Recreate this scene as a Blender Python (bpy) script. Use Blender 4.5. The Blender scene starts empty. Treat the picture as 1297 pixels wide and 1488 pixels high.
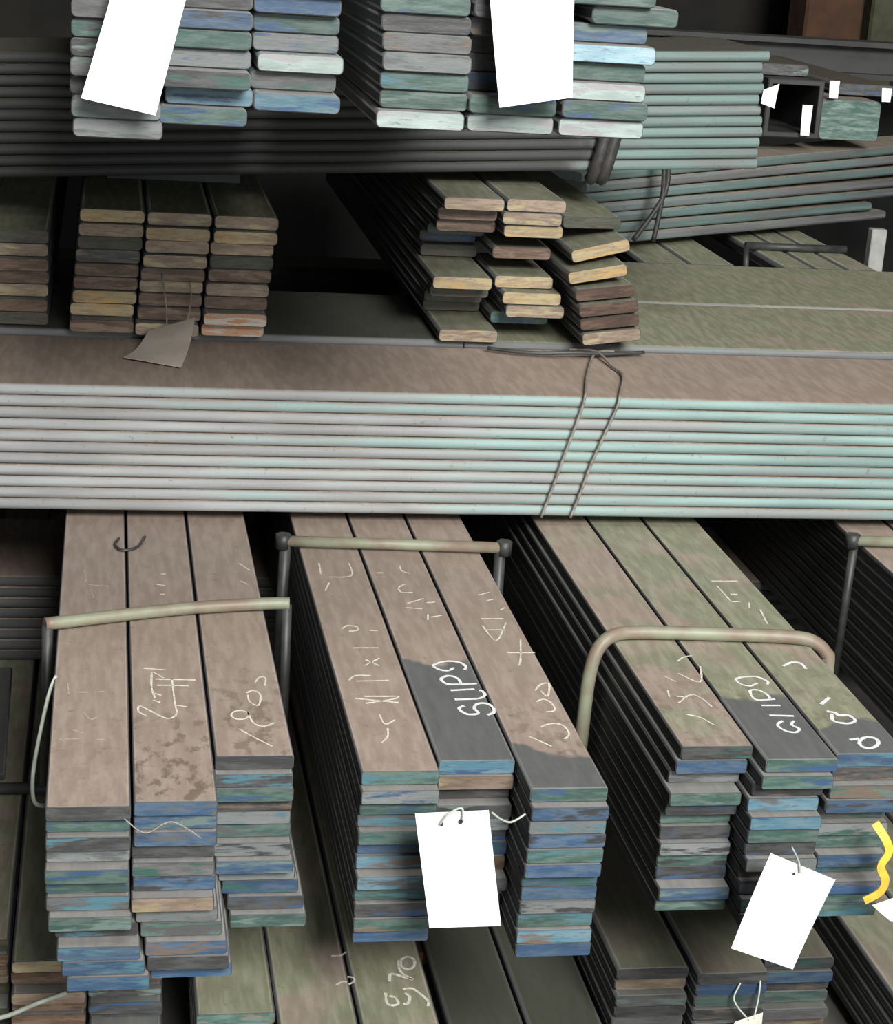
import bpy, bmesh, math, random
from mathutils import Vector, Matrix
random.seed(7)
S = bpy.context.scene
COL = S.collection

# ------------------------------------------------------------------ camera
cam = bpy.data.objects.new('camera', bpy.data.cameras.new('camera')); COL.objects.link(cam)
cam.data.sensor_fit = 'HORIZONTAL'; cam.data.sensor_width = 36.0
cam.data.lens = 36.0 * 2800.0 / 1297.0
cam.data.clip_start = 0.05; cam.data.clip_end = 100
right = Vector((0.98430844, -0.16344825, 0.06649491)); up = Vector((-0.01290171, 0.30916313, 0.9509215)); fwd = Vector((0.17598423, 0.93685796, -0.30220311))
cam.matrix_world = Matrix(((right.x, up.x, -fwd.x, 0), (right.y, up.y, -fwd.y, 0), (right.z, up.z, -fwd.z, 1.73), (0, 0, 0, 1)))
S.camera = cam

# ------------------------------------------------------------------ light and exposure
S.view_settings.view_transform = 'Standard'; S.view_settings.look = 'None'
S.view_settings.gamma = 1.0; S.view_settings.use_curve_mapping = False
S.view_settings.exposure = 0.0
w = bpy.data.worlds.new('world'); S.world = w; w.use_nodes = True
w.node_tree.nodes['Background'].inputs[0].default_value = (0.80, 0.95, 1.0, 1)
w.node_tree.nodes['Background'].inputs[1].default_value = 0.015
def area(name, loc, target, sx, sy, power, col):
    l = bpy.data.lights.new(name, 'AREA'); l.shape = 'RECTANGLE'; l.size = sx; l.size_y = sy; l.energy = power; l.color = col
    o = bpy.data.objects.new(name, l); COL.objects.link(o); o.location = loc
    o.rotation_euler = (Vector(target) - Vector(loc)).to_track_quat('-Z', 'Y').to_euler()
    return o
# daylight through the hall's open door and the roof lights behind the photographer
area('high_window_daylight', (1.5, -3.1, 4.45), (0.6, 2.8, 0.9), 2.4, 1.8, 740, (1.0, 1.0, 0.98))
area('far_door_daylight', (1.4, -6.5, 2.2), (0.6, 2.8, 1.0), 3.0, 2.6, 190, (0.95, 1.0, 1.0))
area('roof_light', (1.6, 0.4, 6.0), (0.6, 2.6, 0.8), 3.0, 1.6, 110, (1.0, 1.0, 0.98))

# ------------------------------------------------------------------ materials
def new_mat(name):
    m = bpy.data.materials.new(name); m.use_nodes = True
    nt = m.node_tree; return m, nt, nt.nodes['Principled BSDF']
class G:
    def __init__(s, nt): s.nt = nt
    def n(s, t, **k):
        x = s.nt.nodes.new(t)
        for a, b in k.items(): setattr(x, a, b)
        return x
    def link(s, a, b): s.nt.links.new(a, b)
    def put(s, sock, v):
        if isinstance(v, bpy.types.NodeSocket): s.link(v, sock)
        else: sock.default_value = v
    def math(s, op, a, b=0.0, clamp=False):
        x = s.n('ShaderNodeMath', operation=op); x.use_clamp = clamp
        s.put(x.inputs[0], a); s.put(x.inputs[1], b); return x.outputs[0]
    def mix(s, f, a, b):
        x = s.n('ShaderNodeMix', data_type='RGBA')
        s.put(x.inputs[0], f); s.put(x.inputs[6], a); s.put(x.inputs[7], b); return x.outputs[2]
    def step(s, v, lo, hi):
        x = s.n('ShaderNodeMapRange', interpolation_type='SMOOTHSTEP'); s.put(x.inputs[0], v)
        x.inputs[1].default_value = lo; x.inputs[2].default_value = hi; return x.outputs[0]
    def attr(s, name): return s.n('ShaderNodeAttribute', attribute_type='OBJECT', attribute_name=name)
    def coords(s, scale):
        tc = s.n('ShaderNodeTexCoord'); oi = s.n('ShaderNodeObjectInfo')
        r = s.math('MULTIPLY', oi.outputs['Random'], 41.0)
        cb = s.n('ShaderNodeCombineXYZ'); s.link(r, cb.inputs[0]); s.link(r, cb.inputs[1]); s.link(r, cb.inputs[2])
        mp = s.n('ShaderNodeVectorMath', operation='MULTIPLY'); s.link(tc.outputs['Object'], mp.inputs[0]); mp.inputs[1].default_value = scale
        ad = s.n('ShaderNodeVectorMath', operation='ADD'); s.link(mp.outputs[0], ad.inputs[0]); s.link(cb.outputs[0], ad.inputs[1])
        return ad.outputs[0]
    def noise(s, vec, scale, detail=3.0, rough=0.55):
        x = s.n('ShaderNodeTexNoise'); s.link(vec, x.inputs['Vector']); x.inputs['Scale'].default_value = scale
        x.inputs['Detail'].default_value = detail; x.inputs['Roughness'].default_value = rough; return x.outputs['Fac']

def rgb(r, g, b): return (r, g, b, 1.0)
def steel_material():
    """rolled flat steel: dusty rust film lying on the top face, mill scale or paint on the edges"""
    m, nt, bs = new_mat('flat_steel'); g = G(nt)
    v = g.coords((1, 1, 1))
    n1 = g.noise(v, 9.0, 4); n2 = g.noise(v, 70.0, 4, .65); n3 = g.noise(g.coords((1, 1, 9)), 3.0, 3); n4 = g.noise(g.coords((7, 1.2, 7)), 12.0, 4)
    tan = g.mix(g.step(n4, .35, .7), rgb(.300, .234, .190), rgb(.375, .300, .248))
    olive = g.mix(g.step(n4, .35, .7), rgb(.22, .222, .145), rgb(.305, .31, .215))
    f = g.step(g.math('ADD', n1, g.attr('olive').outputs['Fac']), .74, .98)
    top = g.mix(f, tan, olive)
    top = g.mix(g.math('MULTIPLY', g.step(n2, .60, .76), .45), top, rgb(.10, .075, .055))
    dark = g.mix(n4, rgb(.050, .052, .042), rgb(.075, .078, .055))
    n5 = g.noise(g.coords((1.6, 1, 1)), 34.0, 4, .6)
    spy = g.n('ShaderNodeSeparateXYZ'); tco = g.n('ShaderNodeTexCoord'); g.link(tco.outputs['Object'], spy.inputs[0])
    near = g.math('SUBTRACT', 1.0, g.step(spy.outputs[1], .10, .42))
    top = g.mix(g.math('MULTIPLY', g.math('MULTIPLY', g.step(n5, .50, .64), near), g.attr('stain').outputs['Fac']), top, rgb(.13, .10, .075))
    top = g.mix(g.attr('covered').outputs['Fac'], top, g.mix(n4, rgb(.15, .15, .148), rgb(.26, .26, .255)))
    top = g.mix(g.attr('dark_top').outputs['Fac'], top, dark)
    tc = g.n('ShaderNodeTexCoord'); sp = g.n('ShaderNodeSeparateXYZ'); g.link(tc.outputs['Object'], sp.inputs[0])
    e = g.attr('edge').outputs['Fac']
    grey = g.mix(g.step(n3, .3, .7), rgb(.62, .625, .62), rgb(.93, .94, .935))
    teal = g.mix(g.step(n3, .3, .7), rgb(.42, .61, .57), rgb(.66, .92, .87))
    ft = g.math('ADD', g.math('MULTIPLY', sp.outputs[0], g.attr('teal_x').outputs['Fac']), g.math('ADD', n3, g.attr('teal').outputs['Fac']))
    side = g.mix(g.step(ft, .55, .85), grey, teal)
    side = g.mix(g.math('MULTIPLY', g.step(n2, .62, .75), .5), side, rgb(.18, .17, .16))
    bx = g.step(g.math('ADD', g.math('SUBTRACT', sp.outputs[0], g.attr('shade_x').outputs['Fac']), g.math('MULTIPLY', g.math('SUBTRACT', n1, .5), .3)), -.05, .05)
    e = g.math('MULTIPLY', e, g.math('ADD', g.math('MULTIPLY', bx, .78), .22))   # edges darkened to imitate shade under the top bundles, up to the end paint
    side = g.mix(bx, rgb(.80, .80, .80), side)
    ec = g.n('ShaderNodeCombineXYZ')
    for i in range(3): g.link(e, ec.inputs[i])
    mu = g.n('ShaderNodeMix', data_type='RGBA', blend_type='MULTIPLY'); mu.inputs[0].default_value = 1.0; g.link(side, mu.inputs[6]); g.link(ec.outputs[0], mu.inputs[7])
    geo = g.n('ShaderNodeNewGeometry'); sn = g.n('ShaderNodeSeparateXYZ'); g.link(geo.outputs['Normal'], sn.inputs[0])
    c = g.mix(g.step(sn.outputs[2], .72, .97), mu.outputs[2], top)
    # dark paint brushed on the last stretch of some bars
    pl = g.math('SUBTRACT', g.attr('paint_len').outputs['Fac'], g.math('ADD', sp.outputs[1], g.math('MULTIPLY', g.math('SUBTRACT', n1, .5), .25)))
    c = g.mix(g.step(pl, -.012, .012), c, g.mix(n4, rgb(.085, .087, .085), rgb(.16, .162, .155)))
    g.link(c, bs.inputs['Base Color'])
    bs.inputs['Roughness'].default_value = .62; bs.inputs['Specular IOR Level'].default_value = .35
    bp = g.n('ShaderNodeBump'); bp.inputs['Strength'].default_value = .25; bp.inputs['Distance'].default_value = .002
    g.link(n2, bp.inputs['Height']); g.link(bp.outputs[0], bs.inputs['Normal'])
    return m
def end_material():
    """sawn bar end brushed with colour-code paint"""
    m, nt, bs = new_mat('bar_end_paint'); g = G(nt)
    v = g.coords((1, 1, 5)); n1 = g.noise(v, 22.0, 5, .65); n2 = g.noise(g.coords((1, 1, 5)), 60.0, 3); n3 = g.noise(g.coords((1, 1, 6)), 14.0, 4, .6)
    c = g.mix(g.step(n1, .38, .62), g.attr('paint_a').outputs['Color'], g.attr('paint_b').outputs['Color'])
    c = g.mix(g.math('MULTIPLY', g.step(n2, .58, .72), .5), c, rgb(.05, .05, .05))
    c = g.mix(g.step(n3, .51, .62), c, g.attr('paint_c').outputs['Color'])
    g.link(c, bs.inputs['Base Color']); bs.inputs['Roughness'].default_value = .55
    bp = g.n('ShaderNodeBump'); bp.inputs['Strength'].default_value = .4; bp.inputs['Distance'].default_value = .002
    g.link(n1, bp.inputs['Height']); g.link(bp.outputs[0], bs.inputs['Normal'])
    return m
def simple(name, a, b=None, scale=20.0, rough=.6, metal=0.0, bump=.15):
    m, nt, bs = new_mat(name); g = G(nt); n1 = g.noise(g.coords((1, 1, 1)), scale, 4)
    g.link(g.mix(g.step(n1, .35, .65), rgb(*a), rgb(*(b or [x * .7 for x in a]))), bs.inputs['Base Color'])
    bs.inputs['Roughness'].default_value = rough; bs.inputs['Metallic'].default_value = metal
    if bump:
        bp = g.n('ShaderNodeBump'); bp.inputs['Strength'].default_value = bump; bp.inputs['Distance'].default_value = .003
        g.link(n1, bp.inputs['Height']); g.link(bp.outputs[0], bs.inputs['Normal'])
    return m
STEEL = steel_material(); END = end_material()
ROD = simple('rusty_rod', (.25, .27, .185), (.21, .155, .115), 14, .5)
DARKROD = simple('dark_rod', (.05, .052, .05), (.03, .03, .028), 30, .5)
WIRE = simple('steel_wire', (.20, .17, .15), (.30, .28, .24), 80, .45)
PALEWIRE = simple('pale_wire', (.50, .54, .46), (.36, .40, .33), 60, .45)
BLACKWIRE = simple('black_wire', (.03, .03, .03), (.06, .055, .05), 60, .5)
PAPER = simple('white_tag_card', (.93, .93, .92), (.90, .90, .895), 6, .6, bump=.03)
BUFF = simple('buff_tag_card', (.58, .50, .43), (.48, .41, .35), 10, .8)
CREAM = simple('cream_tag_card', (.75, .73, .64), (.62, .60, .52), 10, .8)
HOLE = simple('hole_shadow', (.03, .03, .03), (.02, .02, .02))
CHALKS = {'chalk': simple('chalk', (.78, .74, .66), (.55, .50, .43), 160, .95), 'faint': simple('faint_chalk', (.45, .38, .33), (.36, .29, .24), 160, .95),
          'white': simple('white_paint_marker', (.86, .87, .85), (.66, .67, .65), 160, .7)}
CONCRETE = simple('concrete', (.10, .095, .085), (.065, .062, .055), 5, .9)
WALL = simple('dark_wall', (.022, .020, .016), (.011, .011, .009), 3, .9)
RUST = simple('rusted_steel', (.11, .050, .025), (.065, .035, .02), 9, .9)
BEAM = simple('dark_beam', (.062, .062, .062), (.045, .045, .042), 6, .7)
YELLOW = simple('yellow_strap', (.85, .55, .06), (.70, .38, .05), 30, .5)
TUBE = simple('dark_tube', (.05, .05, .05), (.03, .03, .03), 8, .6)

# ------------------------------------------------------------------ helpers
def link(name, me, mat, parent=None):
    if mat is not None and not me.materials: me.materials.append(mat)
    o = bpy.data.objects.new(name, me); COL.objects.link(o); o.parent = parent; return o
def tag(o, label, cat, group=None):
    o['label'] = label; o['category'] = cat
    if group: o['group'] = group
    return o
def rings_mesh(name, rings, closed_caps=True, smooth=True):
    """list of rings (equal point counts) -> skinned mesh"""
    n = len(rings[0]); vs = [p for r in rings for p in r]; fs = []
    for k in range(len(rings) - 1):
        a, b = k * n, (k + 1) * n
        for i in range(n):
            j = (i + 1) % n; fs.append((a + i, a + j, b + j, b + i))
    ns = len(fs)
    if closed_caps: fs.append(tuple(range(n - 1, -1, -1))); fs.append(tuple(range((len(rings) - 1) * n, len(rings) * n)))
    me = bpy.data.meshes.new(name); me.from_pydata(vs, [], fs)
    bm = bmesh.new(); bm.from_mesh(me); bmesh.ops.recalc_face_normals(bm, faces=bm.faces); bm.to_mesh(me); bm.free()
    if smooth:
        for i, p in enumerate(me.polygons): p.use_smooth = i < ns
    return me
def profile(w, t, r, seg=3):
    pts = []
    for cx, cz, a0 in ((w / 2 - r, t - r, 0), (-w / 2 + r, t - r, 90), (-w / 2 + r, r, 180), (w / 2 - r, r, 270)):
        for k in range(seg + 1):
            a = math.radians(a0 + 90 * k / seg); pts.append((cx + r * math.cos(a), cz + r * math.sin(a)))
    return pts
_cache = {}
def bar_mesh(w, t, L, axis='y', r=None):
    """flat bar with rounded rolled edges; starts at 0 along its axis, bottom at z=0"""
    r = r or t * .30
    key = (w, t, L, axis, r)
    if key not in _cache:
        pr = profile(w, t, r); e = .0012
        ins = [(x * (1 - 2 * e / w), t / 2 + (z - t / 2) * (1 - 2 * e / t)) for x, z in pr]
        rows = [(ins, 0), (pr, e), (pr, L - e), (ins, L)]
        if axis == 'y': rings = [[(x, y, z) for x, z in p] for p, y in rows]
        else: rings = [[(y, w / 2 - x, z) for x, z in p] for p, y in rows]
        me = rings_mesh('flat_bar', rings); me.materials.append(STEEL)
        for p in me.polygons:                       # flat faces flat, rolled edges smooth
            n = p.normal; p.use_smooth = max(abs(n.x), abs(n.y), abs(n.z)) < .999
        _cache[key] = me
    return _cache[key]
def end_mesh(w, t, r=None):
    r = r or t * .30; key = ('end', w, t, r)
    if key not in _cache:
        pr = profile(w - .0026, t - .0026, max(r - .0013, .001))
        me = rings_mesh('painted_end', [[(x, -.0009, z + .0013) for x, z in pr], [(x, .0002, z + .0013) for x, z in pr]])
        me.materials.append(END)
        for p in me.polygons: p.use_smooth = False
        _cache[key] = me
    return _cache[key]
def tube_mesh(name, pts, r, seg=8, cyclic=False):
    pts = [Vector(p) for p in pts]; rings = []; prev = None
    for i, p in enumerate(pts):
        d = (pts[min(i + 1, len(pts) - 1)] - pts[max(i - 1, 0)]).normalized()
        if prev is None:
            a = d.orthogonal().normalized()
        else:
            a = (prev - d * prev.dot(d)).normalized()
        prev = a; b = d.cross(a)
        rings.append([tuple(p + (a * math.cos(2 * math.pi * k / seg) + b * math.sin(2 * math.pi * k / seg)) * r) for k in range(seg)])
    return rings_mesh(name, rings)
def smooth_path(pts, n=6):
    P = [Vector(p) for p in pts]; out = []
    for i in range(len(P) - 1):
        p0 = P[max(i - 1, 0)]; p1 = P[i]; p2 = P[i + 1]; p3 = P[min(i + 2, len(P) - 1)]
        for k in range(n):
            t = k / n
            out.append(.5 * ((2 * p1) + (p2 - p0) * t + (2 * p0 - 5 * p1 + 4 * p2 - p3) * t * t + (3 * p1 - p0 - 3 * p2 + p3) * t ** 3))
    out.append(P[-1]); return out
def box_mesh(name, lo, hi, bev=.002):
    bm = bmesh.new(); bmesh.ops.create_cube(bm, size=1)
    for v in bm.verts: v.co = Vector([lo[i] + (hi[i] - lo[i]) * (v.co[i] + .5) for i in range(3)])
    if bev: bmesh.ops.bevel(bm, geom=bm.edges[:], offset=bev, segments=1, affect='EDGES')
    me = bpy.data.meshes.new(name); bm.to_mesh(me); bm.free(); return me

PAL = {  # two brushed colours + a streak colour, and the word for the label
 'g': ((.13, .13, .13), (.20, .20, .20), (.30, .30, .29), 'grey'),
 'd': ((.055, .055, .055), (.11, .112, .11), (.07, .12, .10), 'dark grey'),
 't': ((.06, .135, .11), (.15, .23, .20), (.20, .21, .21), 'green'),
 'b': ((.045, .115, .23), (.12, .19, .28), (.07, .09, .12), 'blue'),
 'c': ((.10, .27, .36), (.20, .33, .40), (.08, .17, .30), 'light blue'),
 'l': ((.30, .30, .30), (.23, .27, .26), (.20, .30, .26), 'light grey'),
 'w': ((.62, .74, .70), (.48, .58, .55), (.55, .52, .53), 'whitish'),
 'n': ((.36, .27, .20), (.25, .175, .12), (.44, .36, .19), 'tan'),
 'r': ((.10, .055, .032), (.17, .105, .068), (.22, .145, .095), 'rusty brown'),
 'R': ((.052, .022, .011), (.085, .042, .024), (.13, .075, .045), 'dark rust'),
 'y': ((.46, .37, .19), (.33, .23, .14), (.55, .34, .12), 'cream yellow'),
 'a': ((.46, .19, .07), (.36, .26, .19), (.48, .42, .36), 'orange'),
 'o': ((.045, .05, .028), (.08, .085, .05), (.10, .07, .05), 'dark olive'),
 's': ((.48, .74, .82), (.36, .58, .70), (.60, .80, .86), 'sky blue'),
}
def mute(c, k, s=.95):
    m = sum(c) / 3; return tuple(max(.004, (m + (x - m) * s) * k) for x in c)
STREAK = [(.05, .15, .12), (.05, .12, .26), (.16, .17, .17), (.06, .06, .06), (.10, .26, .32), (.20, .28, .25), (.05, .12, .26), (.24, .17, .12), (.13, .13, .13)]
ORD = ['top', 'second', 'third', 'fourth', 'fifth', 'sixth', 'seventh', 'eighth', 'ninth', 'tenth', 'eleventh', 'twelfth']
ORDB = ['bottom'] + ORD[1:]
def props(o, **k):
    for a, b in k.items(): o[a] = b
BASE = dict(stain=0.0, covered=0.0, shade_x=-10.0, olive=0.0, dark_top=0.0, edge=0.09, teal=-.3, teal_x=0.0, paint_len=-1.0)
def flat_bar(loc, wd, t, L, code, label, group, roll=0.0, yaw=0.0, r=None, dim=1.0, **kw):
    o = link('flat_bar', bar_mesh(wd, t, L, 'y', r), None); o.location = loc; o.rotation_euler = (0, roll, yaw)
    p = dict(BASE); p.update(kw); props(o, **p)
    tag(o, label, 'steel bar', group)
    if code:
        e = link('painted_end', end_mesh(wd, t, r), None, o); a, b, c, nm = PAL[code]
        j = random.uniform(.85, 1.15)
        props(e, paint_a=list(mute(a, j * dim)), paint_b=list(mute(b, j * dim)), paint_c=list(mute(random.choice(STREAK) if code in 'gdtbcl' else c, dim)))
    return o
BARS = {}
def stack(key, desc, xs, wd, t, z0, yf, codes, L, group, jy=.012, jx=.0014, colnames=('left', 'middle', 'right'), from_bottom=False, shift=None, over=None, kw=None, r=None):
    """columns of bars lying one on another; codes run from the top bar down"""
    for ci, x in enumerate(xs):
        n = len(codes[ci])
        for k, code in enumerate(codes[ci]):
            z = z0[ci] + (n - 1 - k) * t
            dx, dy, roll = (over or {}).get((ci, k), (None, None, 0))
            jjx = random.uniform(-jx, jx) if dx is None else dx
            jjy = random.uniform(-jy, jy) if dy is None else dy
            if k == 0 and dy is None: jjy = 0
            if k == 0 and dx is None: jjx = 0
            if shift: jjx += shift(ci, n - 1 - k, n)
            od = ORDB[n - 1 - k] + (' one' if n - 1 - k == 0 else ' from bottom') if from_bottom else ORD[k] + ('' if k == 0 else ' from top')
            if k == 0 and not from_bottom: od = 'topmost'
            nm = PAL[code][3]
            lab = f"{nm} ended bar, {od}, {colnames[ci] + ' column, ' if len(xs) > 1 else ''}{desc}"
            q = dict(kw or {}); q['covered'] = 0.0 if k == 0 else .85; q['olive'] = q.get('olive', 0) + random.uniform(-.06, .06)
            BARS[key, ci, k] = flat_bar((x + wd / 2 + jjx, yf[ci] + jjy, z), wd - .0012, t - .0006, L, code, lab, group, roll=roll, r=r, **q)
def plates(desc, x0, x1, y, wd, t, z0, n, group, tilt=0.0, jx=.0, jy=.004, kw=None, name='wide_flat_bar', order=None):
    out = []
    for k in range(n):
        a = x0 + random.uniform(-jx, jx); b = x1 + random.uniform(-jx, jx)
        o = link(name, bar_mesh(wd, t - .0006, round(b - a, 3), 'x', t * .42), None)
        o.location = (a, y + random.uniform(0, jy), z0 + (a - x0) * math.tan(tilt) + k * t); o.rotation_euler = (0, -tilt, 0)
        p = dict(BASE); p.update(kw or {}); p['teal'] = p['teal'] + random.uniform(-.08, .08); props(o, **p)
        i = n - 1 - k
        tag(o, f"long flat bar lying crosswise, {'topmost' if i == 0 else ORD[i] + ' from top'}, {desc}", 'steel bar', group)
        out.append(o)
    return out

# ------------------------------------------------------------------ the setting
def struct(name, me, mat):
    o = link(name, me, mat); o['kind'] = 'structure'; return o
FZ = .15
struct('floor', box_mesh('floor', (-6, -6, FZ - .1), (8, 9, FZ), 0), CONCRETE)
struct('wall_back', box_mesh('wall_back', (-6, 8, FZ), (8, 8.2, 5), 0), WALL)

# ------------------------------------------------------------------ lowest layer, on the floor
G4 = 'bars of the lowest layer'
T = .02
dn = tag(link('floor_timber', box_mesh('floor_timber', (-.5, 2.60, FZ), (1.7, 2.68, FZ + .02)), RUST), 'dark timber bearer on the floor beneath the lowest bars', 'timber')
stack('P', 'low rusty bundle at bottom left', (-.225, -.116, -.010), .104, T, (.17, .17, .17), (2.47, 2.41, 2.40), ('orrnoo', 'nrnrro', 'rrdddd'), 2.0, G4, jy=.02, kw=dict(olive=.45))
stack('Q', 'low chalked bundle below upright tag', (.132, .240, .350), .108, T, (.17, .17, .17), (2.262, 2.225, 2.22), ('tgdgdg', 'dgtdgd', 'ndgdtg'), 2.0, G4, jy=.01, kw=dict(olive=.46))
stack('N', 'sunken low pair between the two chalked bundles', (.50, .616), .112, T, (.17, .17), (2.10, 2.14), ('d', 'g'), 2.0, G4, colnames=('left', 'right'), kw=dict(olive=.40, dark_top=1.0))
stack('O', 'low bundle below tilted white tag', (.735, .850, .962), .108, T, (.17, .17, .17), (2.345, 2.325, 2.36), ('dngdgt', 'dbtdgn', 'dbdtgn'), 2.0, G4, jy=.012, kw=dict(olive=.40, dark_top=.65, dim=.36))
stack('S', 'low bundle in the bottom right corner', (1.118, 1.226, 1.334), .105, T, (.17, .17, .17), (2.06, 2.05, 2.07), ('dgdtdg', 'dgdtdg', 'dgdtdg'), 2.2, G4, kw=dict(olive=.45, dark_top=.4))

# crosswise layer under the front bundles
plates('crosswise layer under the front bundles', -.9, 2.0, 3.50, .36, .02125, .29, 8, 'bars of the lowest crosswise layer', kw=dict(edge=.10))

# ------------------------------------------------------------------ the front bundles
G3 = 'bars of the front bundles'
def shL(ci, i, n): return max(0, (n - 1 - i) - 6) * .005
def shR(ci, i, n): return {0: .014, 1: .009, 2: .004}.get(n - 1 - i, 0)
stack('L', 'left front bundle without tag', (-.061, .0405, .142), .0995, T, (.46, .46, .46), (2.062, 2.072, 2.196), ('dtdlttgtdbbb', 'bbbdgbnltbdb', 'ddtdltlblbdt'), 2.6, G3, jy=.014, shift=shL, r=.0035, kw=dict(olive=.02, dim=.60))
stack('M', 'front bundle with upright white tag', (.319, .4205, .522), .0995, T, (.46, .46, .46), (2.148, 2.176, 2.095), ('tltgtbcctdtb', 'cnddldbrdltb', 'tblbtbbbltcb'), 2.6, G3, jy=.016, r=.0035, kw=dict(olive=.10, dim=.60))
stack('R', 'front bundle with tilted white tag', (.734, .836, .938), .0995, T, (.46, .46, .46), (2.212, 2.170, 2.185), ('dbltdtdltdbt', 'ttdcctdldgtd', 'bdtbtltbtgtt'), 2.6, G3, jy=.016, jx=.001, r=.0035, shift=shR, kw=dict(olive=.36, edge=.06, dim=.60))
stack('F', 'bundle at right edge', (1.312, 1.413, 1.514), .0995, T, (.46, .46, .46), (2.55, 2.54, 2.56), ('dgdtdgdbdgdt', 'dgdtdgdbdgdt', 'dgdtdgdbdgdt'), 2.3, G3, jx=.0006, kw=dict(olive=.2, edge=.04, dim=.6))
for k_, v_ in {('M', 1, 0): .35, ('M', 2, 0): .10, ('R', 1, 0): .20, ('R', 2, 0): .10}.items(): BARS[k_]['paint_len'] = v_
for k_, v_ in {('L', 0, 0): .15, ('L', 1, 0): .75, ('L', 2, 0): .6, ('M', 0, 0): .1, ('M', 2, 0): .5, ('R', 0, 0): .4, ('R', 1, 0): .5, ('R', 2, 0): .4}.items(): BARS[k_]['stain'] = v_
BARS['R', 0, 0]['olive'] = .30; BARS['R', 1, 0]['olive'] = .42; BARS['R', 2, 0]['olive'] = .45; BARS['M', 2, 0]['olive'] = .16

# ------------------------------------------------------------------ middle crosswise layer
GB = 'bars of the middle crosswise layer'
tag(link('spacer_bar', box_mesh('spacer_bar', (-.4, 3.22, .70), (1.9, 3.27, .72)), TUBE), 'dark spacer in the gap under the middle crosswise bars', 'spacer')
plates('front row of the middle crosswise layer', -.95, 2.3, 3.11, .360, .0196, .72, 11, GB, kw=dict(edge=.41, teal_x=.28, teal=-.25, olive=.12))
plates('second row left part, middle crosswise layer', -.95, .664, 3.478, .415, .0196, .731, 11, GB, kw=dict(edge=.20, olive=.46, covered=.8, dark_top=.85))  # split from the right part; darker tops stand in for shade in the gap
plates('second row right part, middle crosswise layer', .665, 2.3, 3.478, .415, .0196, .731, 11, GB, kw=dict(edge=.22, teal_x=.25, teal=-.1, olive=.46))
plates('rearmost row of the middle crosswise layer', .95, 2.3, 3.902, .47, .0196, .731, 11, GB, kw=dict(edge=.30, teal_x=.2, teal=-.1, olive=.48))

# ------------------------------------------------------------------ second layer of depthwise bars
G2 = 'bars of the second layer'
t2 = .0247
stack('FL', 'cut stack at left edge of second layer', (-.214,), .115, t2, (.9476,), (3.50,), ('onrrnro',), 2.2, G2, kw=dict(olive=.5, dark_top=0.0))
stack('T2', 'second layer stack with buff tag', (-.046, .072, .190), .1155, t2, (.9476,) * 3, (3.46, 3.45, 3.44), ('ynodrryyr', 'nynnrnrrn', 'nynornraa'), 2.2, G2, jy=.018,
      shift=lambda ci, i, n: -.0022 * (n - 1 - i), kw=dict(olive=.5, dark_top=0.0))
g5 = 'irregular stack of the second layer'
def odd(x, y, z, code, word, roll=0.0, L=2.0, wd=.112, yaw=0.0):
    return flat_bar((x + wd / 2, y, z), wd, t2 - .001, L, code, f"{PAL[code][3]} ended flat bar, {word}", G2, roll=roll, yaw=yaw, olive=.5, dark_top=.4, dim=.78)
z2 = [.9476 + t2 * i for i in range(11)]
left_col = [('n', 0, .612), ('o', .16, .605), ('o', .12, .600), ('o', .05, .598), ('y', 0, .594), ('o', .20, .600), ('d', .22, .600), ('d', .15, .602), ('r', .05, .602), ('r', .03, .600), ('n', -.01, .604)]
lw = ['bottom left corner of the irregular stack', 'second from bottom, left side of irregular stack', 'third from bottom, left side of irregular stack', 'fourth from bottom, left side of irregular stack',
      'sticking out halfway up left side of irregular stack', 'set far back above the halfway bar, irregular stack', 'fifth from top, left side of irregular stack', 'fourth from top, left side of irregular stack',
      'third from top, left side of irregular stack', 'second from top, left side of irregular stack', 'top left corner of the irregular stack']
for i, (c, dy, x) in enumerate(left_col): odd(x, 3.46 + dy, z2[i], c, lw[i])
mid_col = [('o', .35, .726), ('t', .06, .719), ('n', 0, .735), ('y', .0, .727), ('y', .03, .716), ('d', .25, .712), ('r', .06, .714), ('o', .25, .715), ('y', .01, .722), ('n', .0, .716), ('n', .0, .722)]
mw = ['lowest, middle of irregular stack', 'second from bottom, middle of irregular stack', 'third from bottom, middle of irregular stack', 'fourth from bottom, middle of irregular stack', 'fifth from bottom, middle of irregular stack',
      'set far back, middle of irregular stack', 'fifth from top, middle of irregular stack', 'fourth from top, middle of irregular stack', 'third from top, middle of irregular stack', 'second from top, middle of irregular stack', 'topmost, middle of irregular stack']
for i, (c, dy, x) in enumerate(mid_col): odd(x, 3.46 + dy, z2[i], c, mw[i])
for c, dy, x, z, rl, wrd in [('o', .05, .842, 1.160, -.02, 'highest on right side of irregular stack'), ('y', -.02, .848, 1.120, -.25, 'tilted up on right of irregular stack'), ('y', -.05, .838, 1.082, -.19, 'second tilted one on right of irregular stack'),
                        ('R', -.06, .852, 1.049, -.13, 'upper of three leaning rusty ones right of irregular stack'), ('R', -.07, .859, 1.022, -.13, 'middle of three leaning rusty ones right of irregular stack'),
                        ('R', -.06, .866, .995, -.13, 'lower of three leaning rusty ones right of irregular stack'), ('n', -.06, .872, .967, -.13, 'under the leaning rusty ones, right of irregular stack')]:
    odd(x, 3.46 + dy, z, c, wrd, rl)

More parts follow.
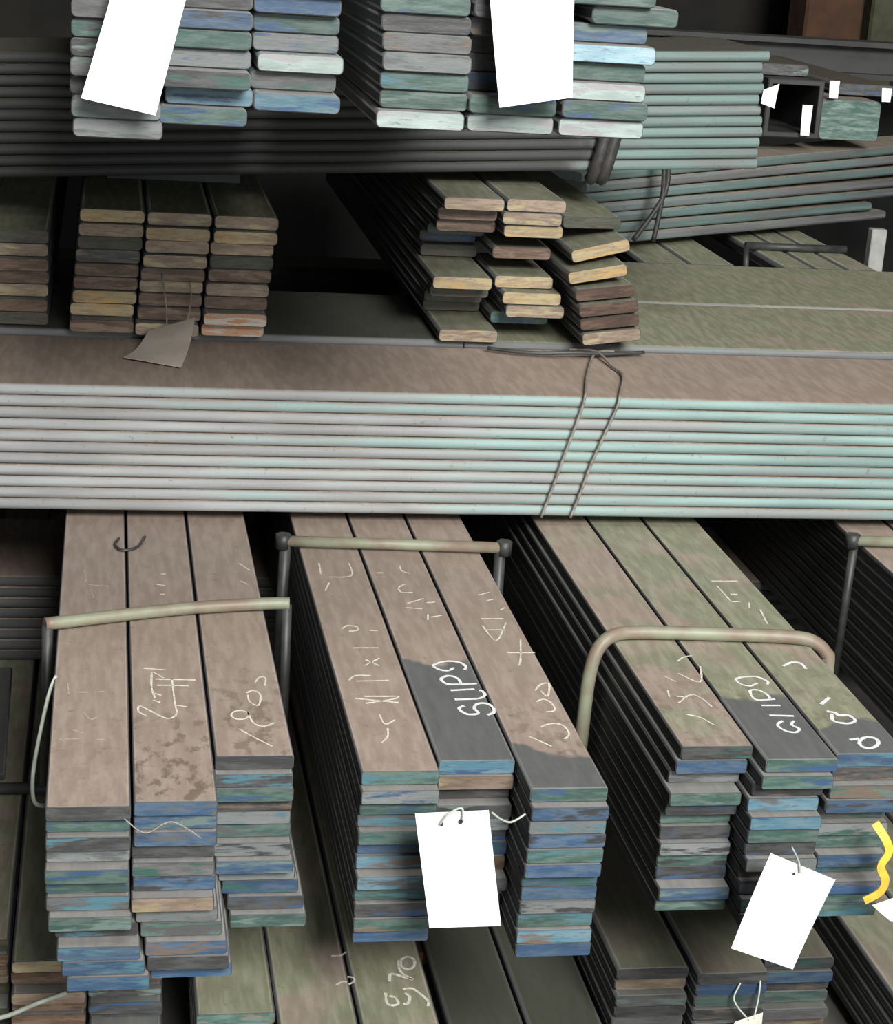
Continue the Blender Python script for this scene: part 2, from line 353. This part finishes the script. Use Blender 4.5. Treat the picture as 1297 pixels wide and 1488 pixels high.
# ------------------------------------------------------------------ upper crosswise layer
GA = 'bars of the upper crosswise layer'
TA = .055
tag(link('spacer_bar', box_mesh('spacer_bar', (.0, 3.82, 1.170), (.26, 3.88, 1.204)), TUBE), 'dark spacer on second layer stack at left under upper crosswise bars', 'spacer')
tag(link('spacer_bar', box_mesh('spacer_bar', (.63, 3.82, 1.2196), (.80, 3.88, 1.2385)), TUBE), 'dark spacer on irregular stack under upper crosswise bars', 'spacer')
plates('upper crosswise layer', -.95, 1.238, 3.60, .34, .0204, 1.153, 11, GA, tilt=TA, jx=.008, kw=dict(edge=.29, teal=.26, olive=.2, dark_top=.9, shade_x=1.85))

# ------------------------------------------------------------------ top depthwise bundles
G1 = 'bars of the top bundles'
t1 = .0222
stack('A', 'top bundle at upper left', (-.043, .062, .166), .1035, t1, (1.442, 1.460, 1.457), (2.30, 2.29, 2.32), ('dddgtdgdll', 'ddgdbtldct', 'gdgcbtlwgcd'[1:]), 2.6, G1, jy=.02, jx=.006, from_bottom=True,
      over={(2, 9): (0, .30, 0), (2, 6): (.006, 0, 0)}, kw=dict(edge=.16, teal=.1, dim=.50), r=t1 * .27)
stack('B', 'top bundle at upper middle', (.314, .423, .535), .1075, t1, (1.468,) * 3, (2.30, 2.30, 2.30), ('ggtwtdglttw'[1:], 'gggdddgdtw', 'ggttbstwtw'), 2.6, G1, jy=.016, jx=.005, from_bottom=True,
      over={(2, 3): (.030, 0, 0), (2, 5): (.004, -.01, 0), (2, 9): (0, 0, 0), (0, 9): (-.002, -.01, 0), (1, 9): (0, 0, 0), (1, 7): (.0, .04, 0), (1, 6): (.0, .05, 0), (1, 5): (.006, .05, 0)}, kw=dict(edge=.16, teal=.1, dim=.50), r=t1 * .27)

# ------------------------------------------------------------------ chalk and paint writing on the bars
CHALK = {
  'L0': (0.0022,'faint',[[(-0.0259,2.8736),(-0.0226,2.8181)],[(-0.0186,2.8104),(0.013,2.8032)],[(-0.0157,2.7873),(-0.0102,2.7496)],[(0.0049,2.8742),(0.017,2.8504)],[(-0.0422,2.4257),(-0.0396,2.3875)],[(-0.0291,2.3961),(-0.0154,2.396)],[(-0.0075,2.3959),(0.0063,2.3987)],[(-0.0203,2.3304),(-0.0112,2.3082),(-0.0024,2.3163)],[(-0.0493,2.2473),(-0.0236,2.2495)],[(-0.0041,2.2465),(0.0067,2.2463)],[(-0.0327,2.2761),(-0.0195,2.2652)]]),
  'L1': (0.0026,'chalk',[[(0.0593,2.4783),(0.0888,2.472)],[(0.0697,2.4646),(0.0686,2.41),(0.0725,2.3748)],[(0.072,2.4646),(0.0857,2.443)],[(0.0739,2.44),(0.1279,2.4367)],[(0.0757,2.4189),(0.1177,2.4168)],[(0.0962,2.4399),(0.0981,2.3515),(0.0997,2.3288),(0.0935,2.3122),(0.0823,2.3123),(0.0604,2.3406),(0.0515,2.3492),(0.0502,2.3323),(0.06,2.3182)],[(0.0981,2.3515),(0.1128,2.3467)],[(0.0705,2.3923),(0.0818,2.3834)],[(0.0701,2.369),(0.079,2.3603)],[(0.091,2.86),(0.0992,2.8602)],[(0.0846,2.8123),(0.0978,2.8086)],[(0.0889,2.7699),(0.0954,2.77)]]),
  'L2': (0.0026,'chalk',[[(0.2079,2.427),(0.2152,2.4453),(0.2234,2.4422),(0.2201,2.4148)],[(0.1937,2.3912),(0.2037,2.4),(0.212,2.3851),(0.2072,2.3502),(0.1964,2.3619),(0.1956,2.3852)],[(0.1924,2.3191),(0.1904,2.3122),(0.1859,2.3071),(0.1801,2.3054),(0.1745,2.3073),(0.1707,2.3125),(0.1696,2.3195),(0.1715,2.3265),(0.176,2.3316),(0.1818,2.3334),(0.1874,2.3314),(0.1913,2.3262),(0.1924,2.3191)],[(0.1918,2.3276),(0.1963,2.2941),(0.2091,2.2829),(0.2235,2.2937)],[(0.1771,2.2752),(0.1933,2.2508),(0.2155,2.2213)],[(0.2169,2.9122),(0.2314,2.8793)],[(0.2145,2.8305),(0.2243,2.8148)]]),
  'M0': (0.0026,'chalk',[[(0.3451,2.9168),(0.343,2.8641)],[(0.3936,2.918),(0.3911,2.8586),(0.3549,2.8514)],[(0.3522,2.8258),(0.3417,2.7881)],[(0.3493,2.6267),(0.3592,2.6408),(0.373,2.6353),(0.3713,2.6213),(0.3587,2.6184)],[(0.3898,2.6214),(0.4022,2.6215)],[(0.3571,2.5533),(0.3943,2.5534)],[(0.3647,2.4858),(0.3901,2.514)],[(0.3696,2.5088),(0.3864,2.4858)],[(0.3371,2.4337),(0.3488,2.4508),(0.3701,2.4507)],[(0.3464,2.4312),(0.393,2.4333)],[(0.3514,2.3785),(0.3949,2.3781)],[(0.3392,2.3716),(0.3957,2.357)],[(0.3504,2.3552),(0.3898,2.3687),(0.3987,2.378)],[(0.3643,2.3186),(0.3675,2.2874),(0.3822,2.3004)],[(0.3694,2.2742),(0.3658,2.2484),(0.3552,2.2295)]]),
  'M1': (0.0046,'white',[[(0.5051,2.4714),(0.5095,2.4802),(0.5058,2.4949),(0.4944,2.5023),(0.4803,2.5009),(0.4647,2.4891),(0.4644,2.4803),(0.4719,2.4701),(0.483,2.4686),(0.4915,2.4788)],[(0.5143,2.4214),(0.4791,2.4188),(0.4707,2.4217),(0.4665,2.4372),(0.4762,2.4485),(0.485,2.447),(0.4912,2.437),(0.4919,2.4215)],[(0.4734,2.398),(0.5074,2.4019)],[(0.4736,2.3667),(0.4936,2.3678),(0.5095,2.3704),(0.5181,2.3812),(0.5173,2.3949),(0.5134,2.3977)],[(0.509,2.3146),(0.5191,2.3223),(0.5216,2.3354),(0.5186,2.3487),(0.5098,2.3542),(0.5001,2.349),(0.4955,2.3357),(0.4985,2.3226),(0.4933,2.3174),(0.4825,2.3176),(0.4757,2.3281),(0.4754,2.3386),(0.483,2.3452)]]),
  'M1b': (0.0028,'chalk',[[(0.4329,2.8725),(0.4442,2.8728)],[(0.4759,2.9066),(0.4749,2.8833),(0.4865,2.8704)],[(0.4727,2.8217),(0.4593,2.8057),(0.4606,2.7838),(0.4782,2.7841)],[(0.4622,2.735),(0.4914,2.7566)],[(0.493,2.7384),(0.5065,2.7416)],[(0.4575,2.717),(0.4823,2.7113)],[(0.4872,2.6878),(0.4836,2.6645)],[(0.4896,2.6762),(0.5081,2.6851)]]),
  'M2': (0.0028,'chalk',[[(0.5803,2.7733),(0.6004,2.7861)],[(0.589,2.7488),(0.6012,2.7551)],[(0.6028,2.7067),(0.6117,2.7188)],[(0.5659,2.671),(0.6003,2.6713)],[(0.5628,2.6422),(0.5722,2.5808),(0.6012,2.654)],[(0.5659,2.6252),(0.5934,2.6254)],[(0.5798,2.5349),(0.6209,2.5349)],[(0.6098,2.5864),(0.5934,2.5059),(0.5862,2.4852)],[(0.5914,2.3954),(0.604,2.4172),(0.6164,2.4196),(0.6049,2.376),(0.5993,2.3953)],[(0.5853,2.3573),(0.597,2.3666),(0.6055,2.3523),(0.6043,2.3291),(0.5918,2.3246)],[(0.5735,2.2753),(0.591,2.2861),(0.6045,2.2792),(0.607,2.2527),(0.5965,2.2355)],[(0.5522,2.245),(0.5752,2.2146)]]),
  'R0': (0.0026,'chalk',[[(0.8253,2.5007),(0.839,2.5168),(0.8538,2.5237)],[(0.8543,2.4824),(0.8372,2.4248),(0.8142,2.4557)],[(0.7904,2.447),(0.8019,2.4251)],[(0.7811,2.3952),(0.7766,2.37)],[(0.789,2.374),(0.7982,2.3698),(0.7842,2.3512)],[(0.7982,2.3698),(0.8134,2.3801),(0.8234,2.3612),(0.828,2.3364)],[(0.785,2.3127),(0.8007,2.3025),(0.8131,2.2766)]]),
  'R1': (0.004,'white',[[(0.9332,2.4146),(0.9373,2.4269),(0.9238,2.4445),(0.8949,2.4371),(0.8946,2.4173),(0.9064,2.4098),(0.9197,2.4196)],[(0.9272,2.3638),(0.8986,2.3617),(0.9008,2.3928),(0.9136,2.3951),(0.9208,2.3806),(0.9212,2.3638)],[(0.8999,2.3414),(0.9274,2.3411)],[(0.9006,2.3082),(0.9348,2.3054)],[(0.9293,2.2896),(0.9217,2.2762),(0.9276,2.2628),(0.9181,2.2519),(0.9051,2.2587),(0.9015,2.2765),(0.9138,2.2898)]]),
  'R2': (0.0052,'white',[[(0.9799,2.4825),(0.9999,2.4981),(1.0107,2.4928),(1.0117,2.4721)],[(0.9881,2.3442),(1.0088,2.3677)],[(0.9876,2.3208),(0.9977,2.316),(1.0002,2.3068),(1.014,2.3066),(1.0169,2.2883),(1.0017,2.2795),(0.9856,2.2887),(0.9921,2.3115)],[(1.0224,2.2174),(1.0172,2.2089),(1.0099,2.2027),(1.0024,2.2006),(0.9967,2.203),(0.9942,2.2093),(0.9957,2.2179),(1.0008,2.2264),(1.0081,2.2327),(1.0158,2.2348),(1.0216,2.2324),(1.024,2.226),(1.0224,2.2174)],[(0.9856,2.2267),(1.0007,2.2308)]]),
  'R2b': (0.003,'chalk',[[(0.981,2.8453),(1.0264,2.8461)],[(0.9842,2.8225),(0.9848,2.7724),(0.986,2.7506),(1.0,2.7508)],[(0.9944,2.7835),(1.0065,2.7837)],[(1.0143,2.7455),(1.0056,2.7186)],[(1.0217,2.7135),(1.0127,2.651)]]),
  'Q2': (0.0042,'chalk',[[(0.446,2.3753),(0.4434,2.3672),(0.4388,2.3613),(0.4334,2.3594),(0.4286,2.3619),(0.4258,2.3681),(0.4256,2.3764),(0.4281,2.3847),(0.4328,2.3906),(0.4382,2.3925),(0.443,2.39),(0.4459,2.3837),(0.446,2.3753)],[(0.4231,2.383),(0.4216,2.3626),(0.4248,2.3472),(0.4374,2.3315)],[(0.4032,2.3285),(0.4073,2.3482),(0.4201,2.3425),(0.4361,2.3316)],[(0.3939,2.2996),(0.392,2.2756),(0.3989,2.2681),(0.4074,2.2723),(0.4055,2.2868),(0.3982,2.292)],[(0.414,2.2719),(0.4205,2.2716),(0.4256,2.2881),(0.4204,2.298)],[(0.4191,2.3079),(0.4315,2.3096),(0.4403,2.2969),(0.4492,2.2771),(0.447,2.2629)]]),
  'Q1': (0.003,'chalk',[[(0.3294,2.4009),(0.3431,2.4014),(0.3523,2.4101)],[(0.3277,2.3241),(0.338,2.3321),(0.343,2.3294)],[(0.346,2.3441),(0.3538,2.3411),(0.3539,2.3312),(0.3451,2.3243)]]),
}

def ribbon(name, strokes, wd, z, mat, parent):
    vs, fs = [], []
    for si, st in enumerate(strokes):
        P = smooth_path([(x, y, 0) for x, y in st], 4) if len(st) > 2 else [Vector((x, y, 0)) for x, y in st]
        b = len(vs); n = len(P); zz = z + .0003 + .00006 * (si % 5)
        for i, p in enumerate(P):
            d = (P[min(i + 1, n - 1)] - P[max(i - 1, 0)]); d = d.normalized() if d.length > 1e-9 else Vector((1, 0, 0))
            s = Vector((-d.y, d.x, 0)) * wd * .5 * random.uniform(.75, 1.2)
            for q, h in ((p - s, 0), (p - s, .0003), (p + s, .0003), (p + s, 0)): vs.append((q.x - parent.location.x, q.y - parent.location.y, zz + h - parent.location.z))
        for i in range(n - 1):
            a = b + i * 4
            for k in range(3): fs.append((a + k, a + k + 1, a + k + 5, a + k + 4))
    me = bpy.data.meshes.new(name); me.from_pydata(vs, [], fs); bm = bmesh.new(); bm.from_mesh(me); bmesh.ops.recalc_face_normals(bm, faces=bm.faces); bm.to_mesh(me); bm.free()
    o = link(name, me, mat, parent); return o
for k, host, nm, lb in [('L0', ('L', 0, 0), 'chalk_stroke', 'faint worn chalk ticks'), ('L1', ('L', 1, 0), 'chalk_stroke', 'scrawled chalk figures'), ('L2', ('L', 2, 0), 'chalk_stroke', 'looping chalk figures and a slash'),
                  ('M0', ('M', 0, 0), 'chalk_stroke', 'row of chalk figures with a cross'), ('M1', ('M', 1, 0), 'painted_character', 'white painted code 5L1P9'), ('M1b', ('M', 1, 0), 'chalk_stroke', 'pale chalk strokes'),
                  ('M2', ('M', 2, 0), 'chalk_stroke', 'chalk figures and a plus sign'), ('R0', ('R', 0, 0), 'chalk_stroke', 'thin looping chalk figures'), ('R1', ('R', 1, 0), 'painted_character', 'white painted code 5L1P9'),
                  ('R2', ('R', 2, 0), 'painted_character', 'white painted figures with a ring'), ('R2b', ('R', 2, 0), 'chalk_stroke', 'pale chalk strokes'), ('Q1', ('Q', 1, 0), 'chalk_stroke', 'short chalk curl'), ('Q2', ('Q', 2, 0), 'chalk_stroke', 'bold chalk number')]:
    wd, mt, strokes = CHALK[k]; h = BARS[host]
    for st in strokes: ribbon(nm, [st], wd, .70 - .0006 if k[0] in 'LMR' else .29 - .0006, CHALKS[mt], h)

# ------------------------------------------------------------------ clamp rods over the bundles
def clamp(name, bar, legs, mat, legmat, r, rl, label, caps=False):
    o = link(name, tube_mesh(name, bar, r, 10), mat); tag(o, label, 'clamp rod')
    for lg in legs: link('leg', tube_mesh('leg', lg, rl, 8), legmat, o)
    if caps:
        for p in (bar[0], bar[-1]):
            c = link('end_nut', tube_mesh('end_nut', [(p[0], p[1], p[2] - .012), (p[0], p[1], p[2] + .012)], .013, 6), legmat, o)
    return o
clamp('clamp_rod', smooth_path([(-.078, 2.612, .712), (.0, 2.640, .7115), (.12, 2.678, .7115), (.24, 2.698, .712), (.278, 2.699, .712)], 5),
      [[(-.074, 2.614, .71), (-.076, 2.616, .46)], [(.274, 2.699, .71), (.278, 2.699, .46)]], ROD, DARKROD, .0095, .008, 'slightly bent rusty and olive rod across the left front bundle')
clamp('clamp_rod', [(.293, 2.986, .713), (.47, 2.978, .7125), (.658, 2.963, .713)],
      [[(.297, 2.986, .713), (.292, 2.984, .46)], [(.652, 2.964, .713), (.654, 2.964, .46)]], ROD, DARKROD, .0095, .0095, 'straight pale rod with square corners across the bundle with upright tag', caps=True)
rr = [(.708, 2.56, .46), (.710, 2.56, .60), (.713, 2.562, .655), (.722, 2.566, .690), (.742, 2.575, .708), (.775, 2.585, .7115), (.86, 2.583, .7115), (.96, 2.575, .7115), (1.02, 2.568, .7115), (1.052, 2.563, .707), (1.074, 2.558, .690), (1.080, 2.556, .660), (1.081, 2.555, .46)]
clamp('clamp_rod', smooth_path(rr, 4), [], ROD, DARKROD, .0105, .01, 'arched olive rod bent over the bundle with tilted tag')
clamp('clamp_rod', [(1.290, 3.02, .713), (1.66, 3.00, .713)], [[(1.294, 3.02, .713), (1.290, 3.02, .46)], [(1.652, 3.0, .713), (1.652, 3.0, .46)]], ROD, DARKROD, .0095, .008, 'dark cornered rod clamping the bundle at right edge', caps=True)
clamp('clamp_rod', [(-.30, 2.93, .300), (-.02, 2.93, .300), (.11, 2.93, .300)], [[(-.295, 2.93, .3), (-.295, 2.93, .155)], [(.108, 2.93, .3), (.108, 2.93, .155)]], DARKROD, DARKROD, .010, .008, 'thick dark rod across the low bundle at left edge')
# short grey off-cut lying on the low bundle at the left edge
flat_bar((-.19, 2.98, .2905), .075, .012, .46, 'd', 'short dark grey offcut lying on the low bundle at left edge', None, yaw=.02, dark_top=1.0, paint_len=2.0)

# ------------------------------------------------------------------ wires
def wire(pts, r, mat, label, n=6, group=None):
    return tag(link('tie_wire', tube_mesh('tie_wire', smooth_path(pts, n), r, 6), mat), label, 'wire', group)
yf = 3.1045
wire([(.945, 3.44, .9425), (.905, 3.425, .9415), (.850, 3.26, .9405), (.815, 3.125, .9405), (.808, yf - .002, .934), (.804, yf - .003, .915), (.782, yf - .003, .836), (.764, yf - .003, .770), (.750, yf - .002, .722)], .0026, WIRE, 'thin wire strand slanting down crosswise bars, left of the pair', 4)
wire([(.860, 3.445, .9425), (.903, 3.420, .9465), (.913, 3.33, .9405), (.915, 3.257, .9405), (.876, 3.125, .9405), (.869, yf - .002, .934), (.864, yf - .003, .915), (.832, yf - .003, .825), (.815, yf - .003, .765), (.802, yf - .002, .722)], .0026, WIRE, 'thin wire strand slanting down crosswise bars, right of the pair', 4)
wire([(.70, 3.43, .944), (.78, 3.40, .944), (.86, 3.395, .948), (.92, 3.41, .944), (1.0, 3.43, .944)], .0040, DARKROD, 'twisted wire end lying on crosswise bars by irregular stack')
wire([(-.058, 2.45, .700), (-.068, 2.42, .68), (-.082, 2.32, .63), (-.080, 2.26, .61), (-.066, 2.24, .612)], .0028, PALEWIRE, 'pale wire loop at left side of the left front bundle')
wire([(.028, 3.02, .703), (.022, 2.99, .703), (.030, 2.965, .703), (.045, 2.965, .703), (.060, 2.985, .703), (.070, 3.03, .703)], .0024, BLACKWIRE, 'dark wire curl on the left front bundle under crosswise bars')
wire([(.030, 2.052, .688), (.055, 2.046, .672), (.085, 2.050, .684), (.12, 2.046, .664)], .0009, WIRE, 'loose thin wire on blue bar ends of left bundle')
wire([(-.16, 2.385, .212), (-.12, 2.375, .225), (-.08, 2.372, .245), (-.04, 2.385, .252)], .0035, PALEWIRE, 'pale bent wire across the rusty bar ends at bottom left')
for dx in (0, .020):
    wire([(.955 + dx, 3.592, 1.486), (.945 + dx, 3.586, 1.42), (.93 + dx, 3.584, 1.34), (.915 + dx, 3.588, 1.262), (.912 + dx, 3.61, 1.238)], .0125, BLACKWIRE, ['black strap strand around upper crosswise bars, left of two', 'black strap strand around upper crosswise bars, right of two'][dx > 0])

# ------------------------------------------------------------------ tags
def card(corners, mat, label, curl=.006, nx=6, ny=8, th=.0007, holes=(), group=None, tie=None, tmat=WIRE, cat='tag'):
    """thin card from four corners (top-left, top-right, bottom-right, bottom-left), gently curled, real thickness"""
    a, b, c, d = [Vector(p) for p in corners]; nrm = (b - a).cross(d - a).normalized()
    org = (a + b + c + d) / 4
    def at(u, v): return a * (1 - u) * (1 - v) + b * u * (1 - v) + c * u * v + d * (1 - u) * v + nrm * (curl * math.sin(math.pi * v) * .7 + curl * .4 * (u - .5) * (v - .3)) - org
    bm = bmesh.new(); F = [[bm.verts.new(at(i / nx, j / ny) + nrm * th) for i in range(nx + 1)] for j in range(ny + 1)]; B = [[bm.verts.new(at(i / nx, j / ny)) for i in range(nx + 1)] for j in range(ny + 1)]
    for j in range(ny):
        for i in range(nx):
            bm.faces.new((F[j][i], F[j][i + 1], F[j + 1][i + 1], F[j + 1][i])); bm.faces.new((B[j][i], B[j + 1][i], B[j + 1][i + 1], B[j][i + 1]))
    rim = [(0, i) for i in range(nx)] + [(j, nx) for j in range(ny)] + [(ny, i) for i in range(nx, 0, -1)] + [(j, 0) for j in range(ny, 0, -1)]
    for (j, i), (j2, i2) in zip(rim, rim[1:] + rim[:1]): bm.faces.new((F[j][i], B[j][i], B[j2][i2], F[j2][i2]))
    bmesh.ops.recalc_face_normals(bm, faces=bm.faces)
    me = bpy.data.meshes.new('paper_tag'); bm.to_mesh(me); bm.free()
    for p in me.polygons: p.use_smooth = False
    o = link('paper_tag', me, mat); o.location = org; tag(o, label, cat, group)
    sgn = 1 if nrm.y < 0 else -1
    for (u, v, rad) in holes:
        p = at(u, v); q = nrm * sgn
        hm = tube_mesh('eyelet', [p - q * .0006, p + q * .0016], rad, 8); link('eyelet', hm, HOLE, o)
    if tie: 
        for tt in tie: link('tie_wire', tube_mesh('tie_wire', [p - org for p in smooth_path(tt, 5)], .0014, 6), tmat, o)
    return o
card([(.373, 2.052, .689), (.462, 2.050, .693), (.487, 2.040, .541), (.398, 2.040, .541)], PAPER, 'upright white card tag with two holes on middle front bundle', curl=.003, holes=((.34, .10, .0025), (.60, .085, .0030)),
     tmat=PALEWIRE, tie=[[(.403, 2.048, .676), (.412, 2.044, .692), (.428, 2.046, .698), (.430, 2.046, .682)], [(.466, 2.050, .690), (.478, 2.052, .680), (.492, 2.055, .674), (.51, 2.06, .682)]])
card([(.845, 2.10, .601), (.937, 2.10, .561), (.892, 2.09, .437), (.804, 2.09, .471)], PAPER, 'tilted white card tag on right front bundle', curl=.003, holes=((.42, .10, .0020),), tmat=PALEWIRE, tie=[[(.886, 2.096, .575), (.884, 2.10, .588), (.884, 2.13, .594)]])
card([(.009, 2.262, 1.625), (.092, 2.262, 1.630), (.054, 2.235, 1.476), (-.029, 2.235, 1.491)], PAPER, 'slanting white card tag hanging on upper left bundle', curl=.004, holes=((.5, .06, .0025),), tie=[[(.05, 2.262, 1.617), (.05, 2.25, 1.64), (.06, 2.30, 1.655)]])
card([(.430, 2.262, 1.650), (.532, 2.262, 1.655), (.535, 2.235, 1.520), (.449, 2.235, 1.504)], PAPER, 'straight white card tag hanging on upper middle bundle', curl=.004, holes=((.5, .06, .0025),), tie=[[(.482, 2.262, 1.643), (.48, 2.25, 1.66), (.47, 2.30, 1.668)]])
card([(0.077, 3.415, 0.962), (0.159, 3.4, 0.991), (0.129, 3.239, 0.94), (0.034, 3.293, 0.94)], BUFF, 'crumpled buff paper tag below second layer stack', curl=.010, tie=[[(.110, 3.41, .972), (.108, 3.415, 1.01), (.100, 3.44, 1.06)], [(.145, 3.40, .984), (.152, 3.42, 1.02), (.150, 3.44, 1.05)]])
card([(.905, 2.30, .224), (.945, 2.30, .238), (.946, 2.29, .16), (.88, 2.29, .165)], CREAM, 'cream tag corner on wire loop at bottom of picture', curl=.004, tmat=PALEWIRE, tie=[[(.925, 2.30, .226), (.905, 2.315, .25), (.915, 2.325, .272), (.93, 2.35, .282)], [(.932, 2.30, .228), (.94, 2.312, .25), (.945, 2.325, .275), (.95, 2.35, .284)]])
card([(.998, 2.112, .516), (1.09, 2.11, .550), (1.112, 2.09, .496), (1.022, 2.10, .498)], CREAM, 'cream tag at right edge under the yellow strap', curl=.008)
card([(1.232, 3.594, 1.425), (1.262, 3.594, 1.438), (1.256, 3.590, 1.392), (1.228, 3.590, 1.400)], PAPER, 'small white tag at right end of upper crosswise bars', curl=.002, nx=2, ny=3)
# yellow strap hanging beside the right front bundle
ys = smooth_path([(.994, 2.130, .626), (1.008, 2.120, .606), (1.014, 2.120, .588), (1.006, 2.120, .568), (1.015, 2.120, .548), (1.010, 2.120, .530), (.990, 2.120, .518)], 5)
vs, rg = [], []
for i, p in enumerate(ys):
    d = (ys[min(i + 1, len(ys) - 1)] - ys[max(i - 1, 0)]).normalized(); s = Vector((0, 1, 0)).cross(d).normalized() * .0055; q = Vector((0, .0008, 0))
    rg.append([tuple(p - s - q), tuple(p + s - q), tuple(p + s + q), tuple(p - s + q)])
tag(link('strap', rings_mesh('strap', rg, smooth=False), YELLOW), 'kinked yellow strap hanging at right end of right front bundle', 'strap')

# ------------------------------------------------------------------ farther back
GR = 'bars behind the upper crosswise layer'
a0 = math.radians(32)
rear = [(0, 1.22, 0.0), (.02, 1.15, .002), (-.01, 1.42, .014), (.01, 1.30, .016), (0, 1.75, .028), (.02, 1.80, .036), (0, 1.80, .038)]
for i, (s0, s1, tl) in enumerate(rear):
    L = round(s1 - s0, 3); o = link('flat_bar', bar_mesh(.16, .0235, L, 'x', .008), None)
    o.location = (1.10 + s0 * math.cos(a0), 4.43 + s0 * math.sin(a0), .965 + i * .0255); o.rotation_euler = (0, -tl * .55, a0)
    p = dict(BASE); p.update(edge=.22, teal=.30 if i in (1, 2, 4, 6) else .12, olive=.3); props(o, **p)
    tag(o, f"fanned out rear flat bar behind black strap, {ORDB[i] + (' one' if i == 0 else ' from bottom')}", 'steel bar', GR)
for dx in (0, .05):
    wire([(1.30 + dx * .2, 4.46, 1.20), (1.305 + dx * .1, 4.45, 1.10), (1.29 - dx, 4.44, .985)], .006, BLACKWIRE, ['dark wire on fanned rear bars, right of two', 'dark wire on fanned rear bars, left of two'][dx > 0])
for i, x in enumerate((1.255, 1.372)):
    flat_bar((x + .055, 4.38, .9155), .112, .03, 2.0, None, ['olive bar running back behind crosswise layer, left of the pair', 'olive bar running back behind crosswise layer, right of the pair'][i], GR, olive=.5)
for i, x in enumerate((1.60, 1.682, 1.764)):
    flat_bar((x + .04, 4.38, .9105), .078, .035, 2.0, None, f"narrow olive bar running back at right, {['left', 'middle', 'right'][i]} of three", GR, olive=.5)
clamp('clamp_rod', [(1.575, 4.60, .956), (1.84, 4.60, .956)], [[(1.578, 4.60, .956), (1.57, 4.56, .90)]], DARKROD, DARKROD, .010, .008, 'thin grey rod over three narrow olive bars at rear right')
tag(link('marker_block', box_mesh('marker_block', (1.905, 4.60, FZ), (1.945, 4.63, 1.01)), simple('pale_block', (.42, .42, .40), (.33, .33, .31))), 'small pale upright block behind narrow olive bars', 'block')
# heavy sections stored on the fanned bars
def hollow(name, lo, hi, y0, y1, wall, mat, label, cat):
    x0, z0 = lo; x1, z1 = hi
    def rect(i, y): return [(x0 + i, y, z0 + i), (x1 - i, y, z0 + i), (x1 - i, y, z1 - i), (x0 + i, y, z1 - i)]
    me = rings_mesh(name, [rect(wall, y1), rect(wall, y0 + .002), rect(wall * .9, y0), rect(.003, y0), rect(0, y0 + .003), rect(0, y1)], smooth=False)
    return tag(link(name, me, mat), label, cat)
hollow('square_tube', (1.690, 1.195), (1.845, 1.345), 4.90, 6.3, .014, TUBE, 'black hollow square tube end at upper right', 'steel tube')
tb = flat_bar((1.945, 4.95, 1.190), .165, .105, 1.5, 't', 'green ended thick steel block at upper right', None, r=.012, edge=.2)
flat_bar((1.76, 4.98, 1.347), .13, .03, 1.4, 'd', 'dark bar on top of black square tube at upper right', None, dark_top=.8)
flat_bar((2.02, 5.05, 1.300), .16, .03, 1.4, 'd', 'dark bar on top of green ended block at upper right', None, dark_top=.8)
for (x, z, h, y, lb) in [(1.785, 1.205, .078, 4.885, 'narrow white tag inside black tube mouth at upper right'), (1.868, 1.300, .045, 4.93, 'small white tag above green ended block'), (2.015, 1.298, .035, 4.93, 'small white tag at right edge beside dark bar')]:
    card([(x, y, z + h), (x + .028, y, z + h), (x + .026, y - .004, z), (x + .002, y - .004, z)], PAPER, lb, curl=.001, nx=2, ny=3)
struct('shade_panel', box_mesh('shade_panel', (-5.5, 6.5, FZ), (6.5, 6.6, 1.20), 0), simple('shade_black', (.010, .010, .009), (.006, .006, .006), 4, .95))  # added near-black panel, stands in for deep shade below the beam
# steel beam across the hall, rusty column, leaning sheet
def ibeam(name, y, z0, z1, x0, x1, fw, mat, label):
    t = .016; h = z1 - z0; hw = fw / 2
    sec = [(-hw, 0), (hw, 0), (hw, t), (t / 2, t), (t / 2, h - t), (hw, h - t), (hw, h), (-hw, h), (-hw, h - t), (-t / 2, h - t), (-t / 2, t), (-hw, t)]
    me = rings_mesh(name, [[(x, y + a, z0 + b) for a, b in sec] for x in (x0, x1)], smooth=False); return tag(link(name, me, mat), label, 'beam')
ibeam('steel_beam', 6.0, 1.275, 1.39, .9, 4.5, .12, BEAM, 'long dark steel beam across the upper right background')
for x in (1.2, 2.9): link('support_post', box_mesh('support_post', (x, 5.97, FZ), (x + .08, 6.03, 1.275)), BEAM, bpy.data.objects['steel_beam'])
tag(link('rusty_column', box_mesh('rusty_column', (2.60, 7.2, FZ), (2.83, 7.4, 3.2), .01), RUST), 'rust brown column behind the beam at upper right', 'column')
tag(link('olive_column', box_mesh('olive_column', (2.90, 7.3, FZ), (3.02, 7.4, 3.2), .01), simple('olive_paint', (.07, .07, .035))), 'olive painted column beside the rust brown one', 'column')

# dark thick bars lying low at the back, seen through the gap between the second layer stacks
for i in range(3):
    o = link('thick_bar', bar_mesh(.20, .18, 2.6, 'x', .02), None); o.location = (-.6, 5.5, FZ + .0 + i * .181)
    p = dict(BASE); p.update(edge=.05, dark_top=1.0); props(o, **p)
    tag(o, f"thick dark bar at the back between second layer stacks, {['bottom', 'middle', 'top'][i]} one", 'steel bar', 'thick bars at the back')
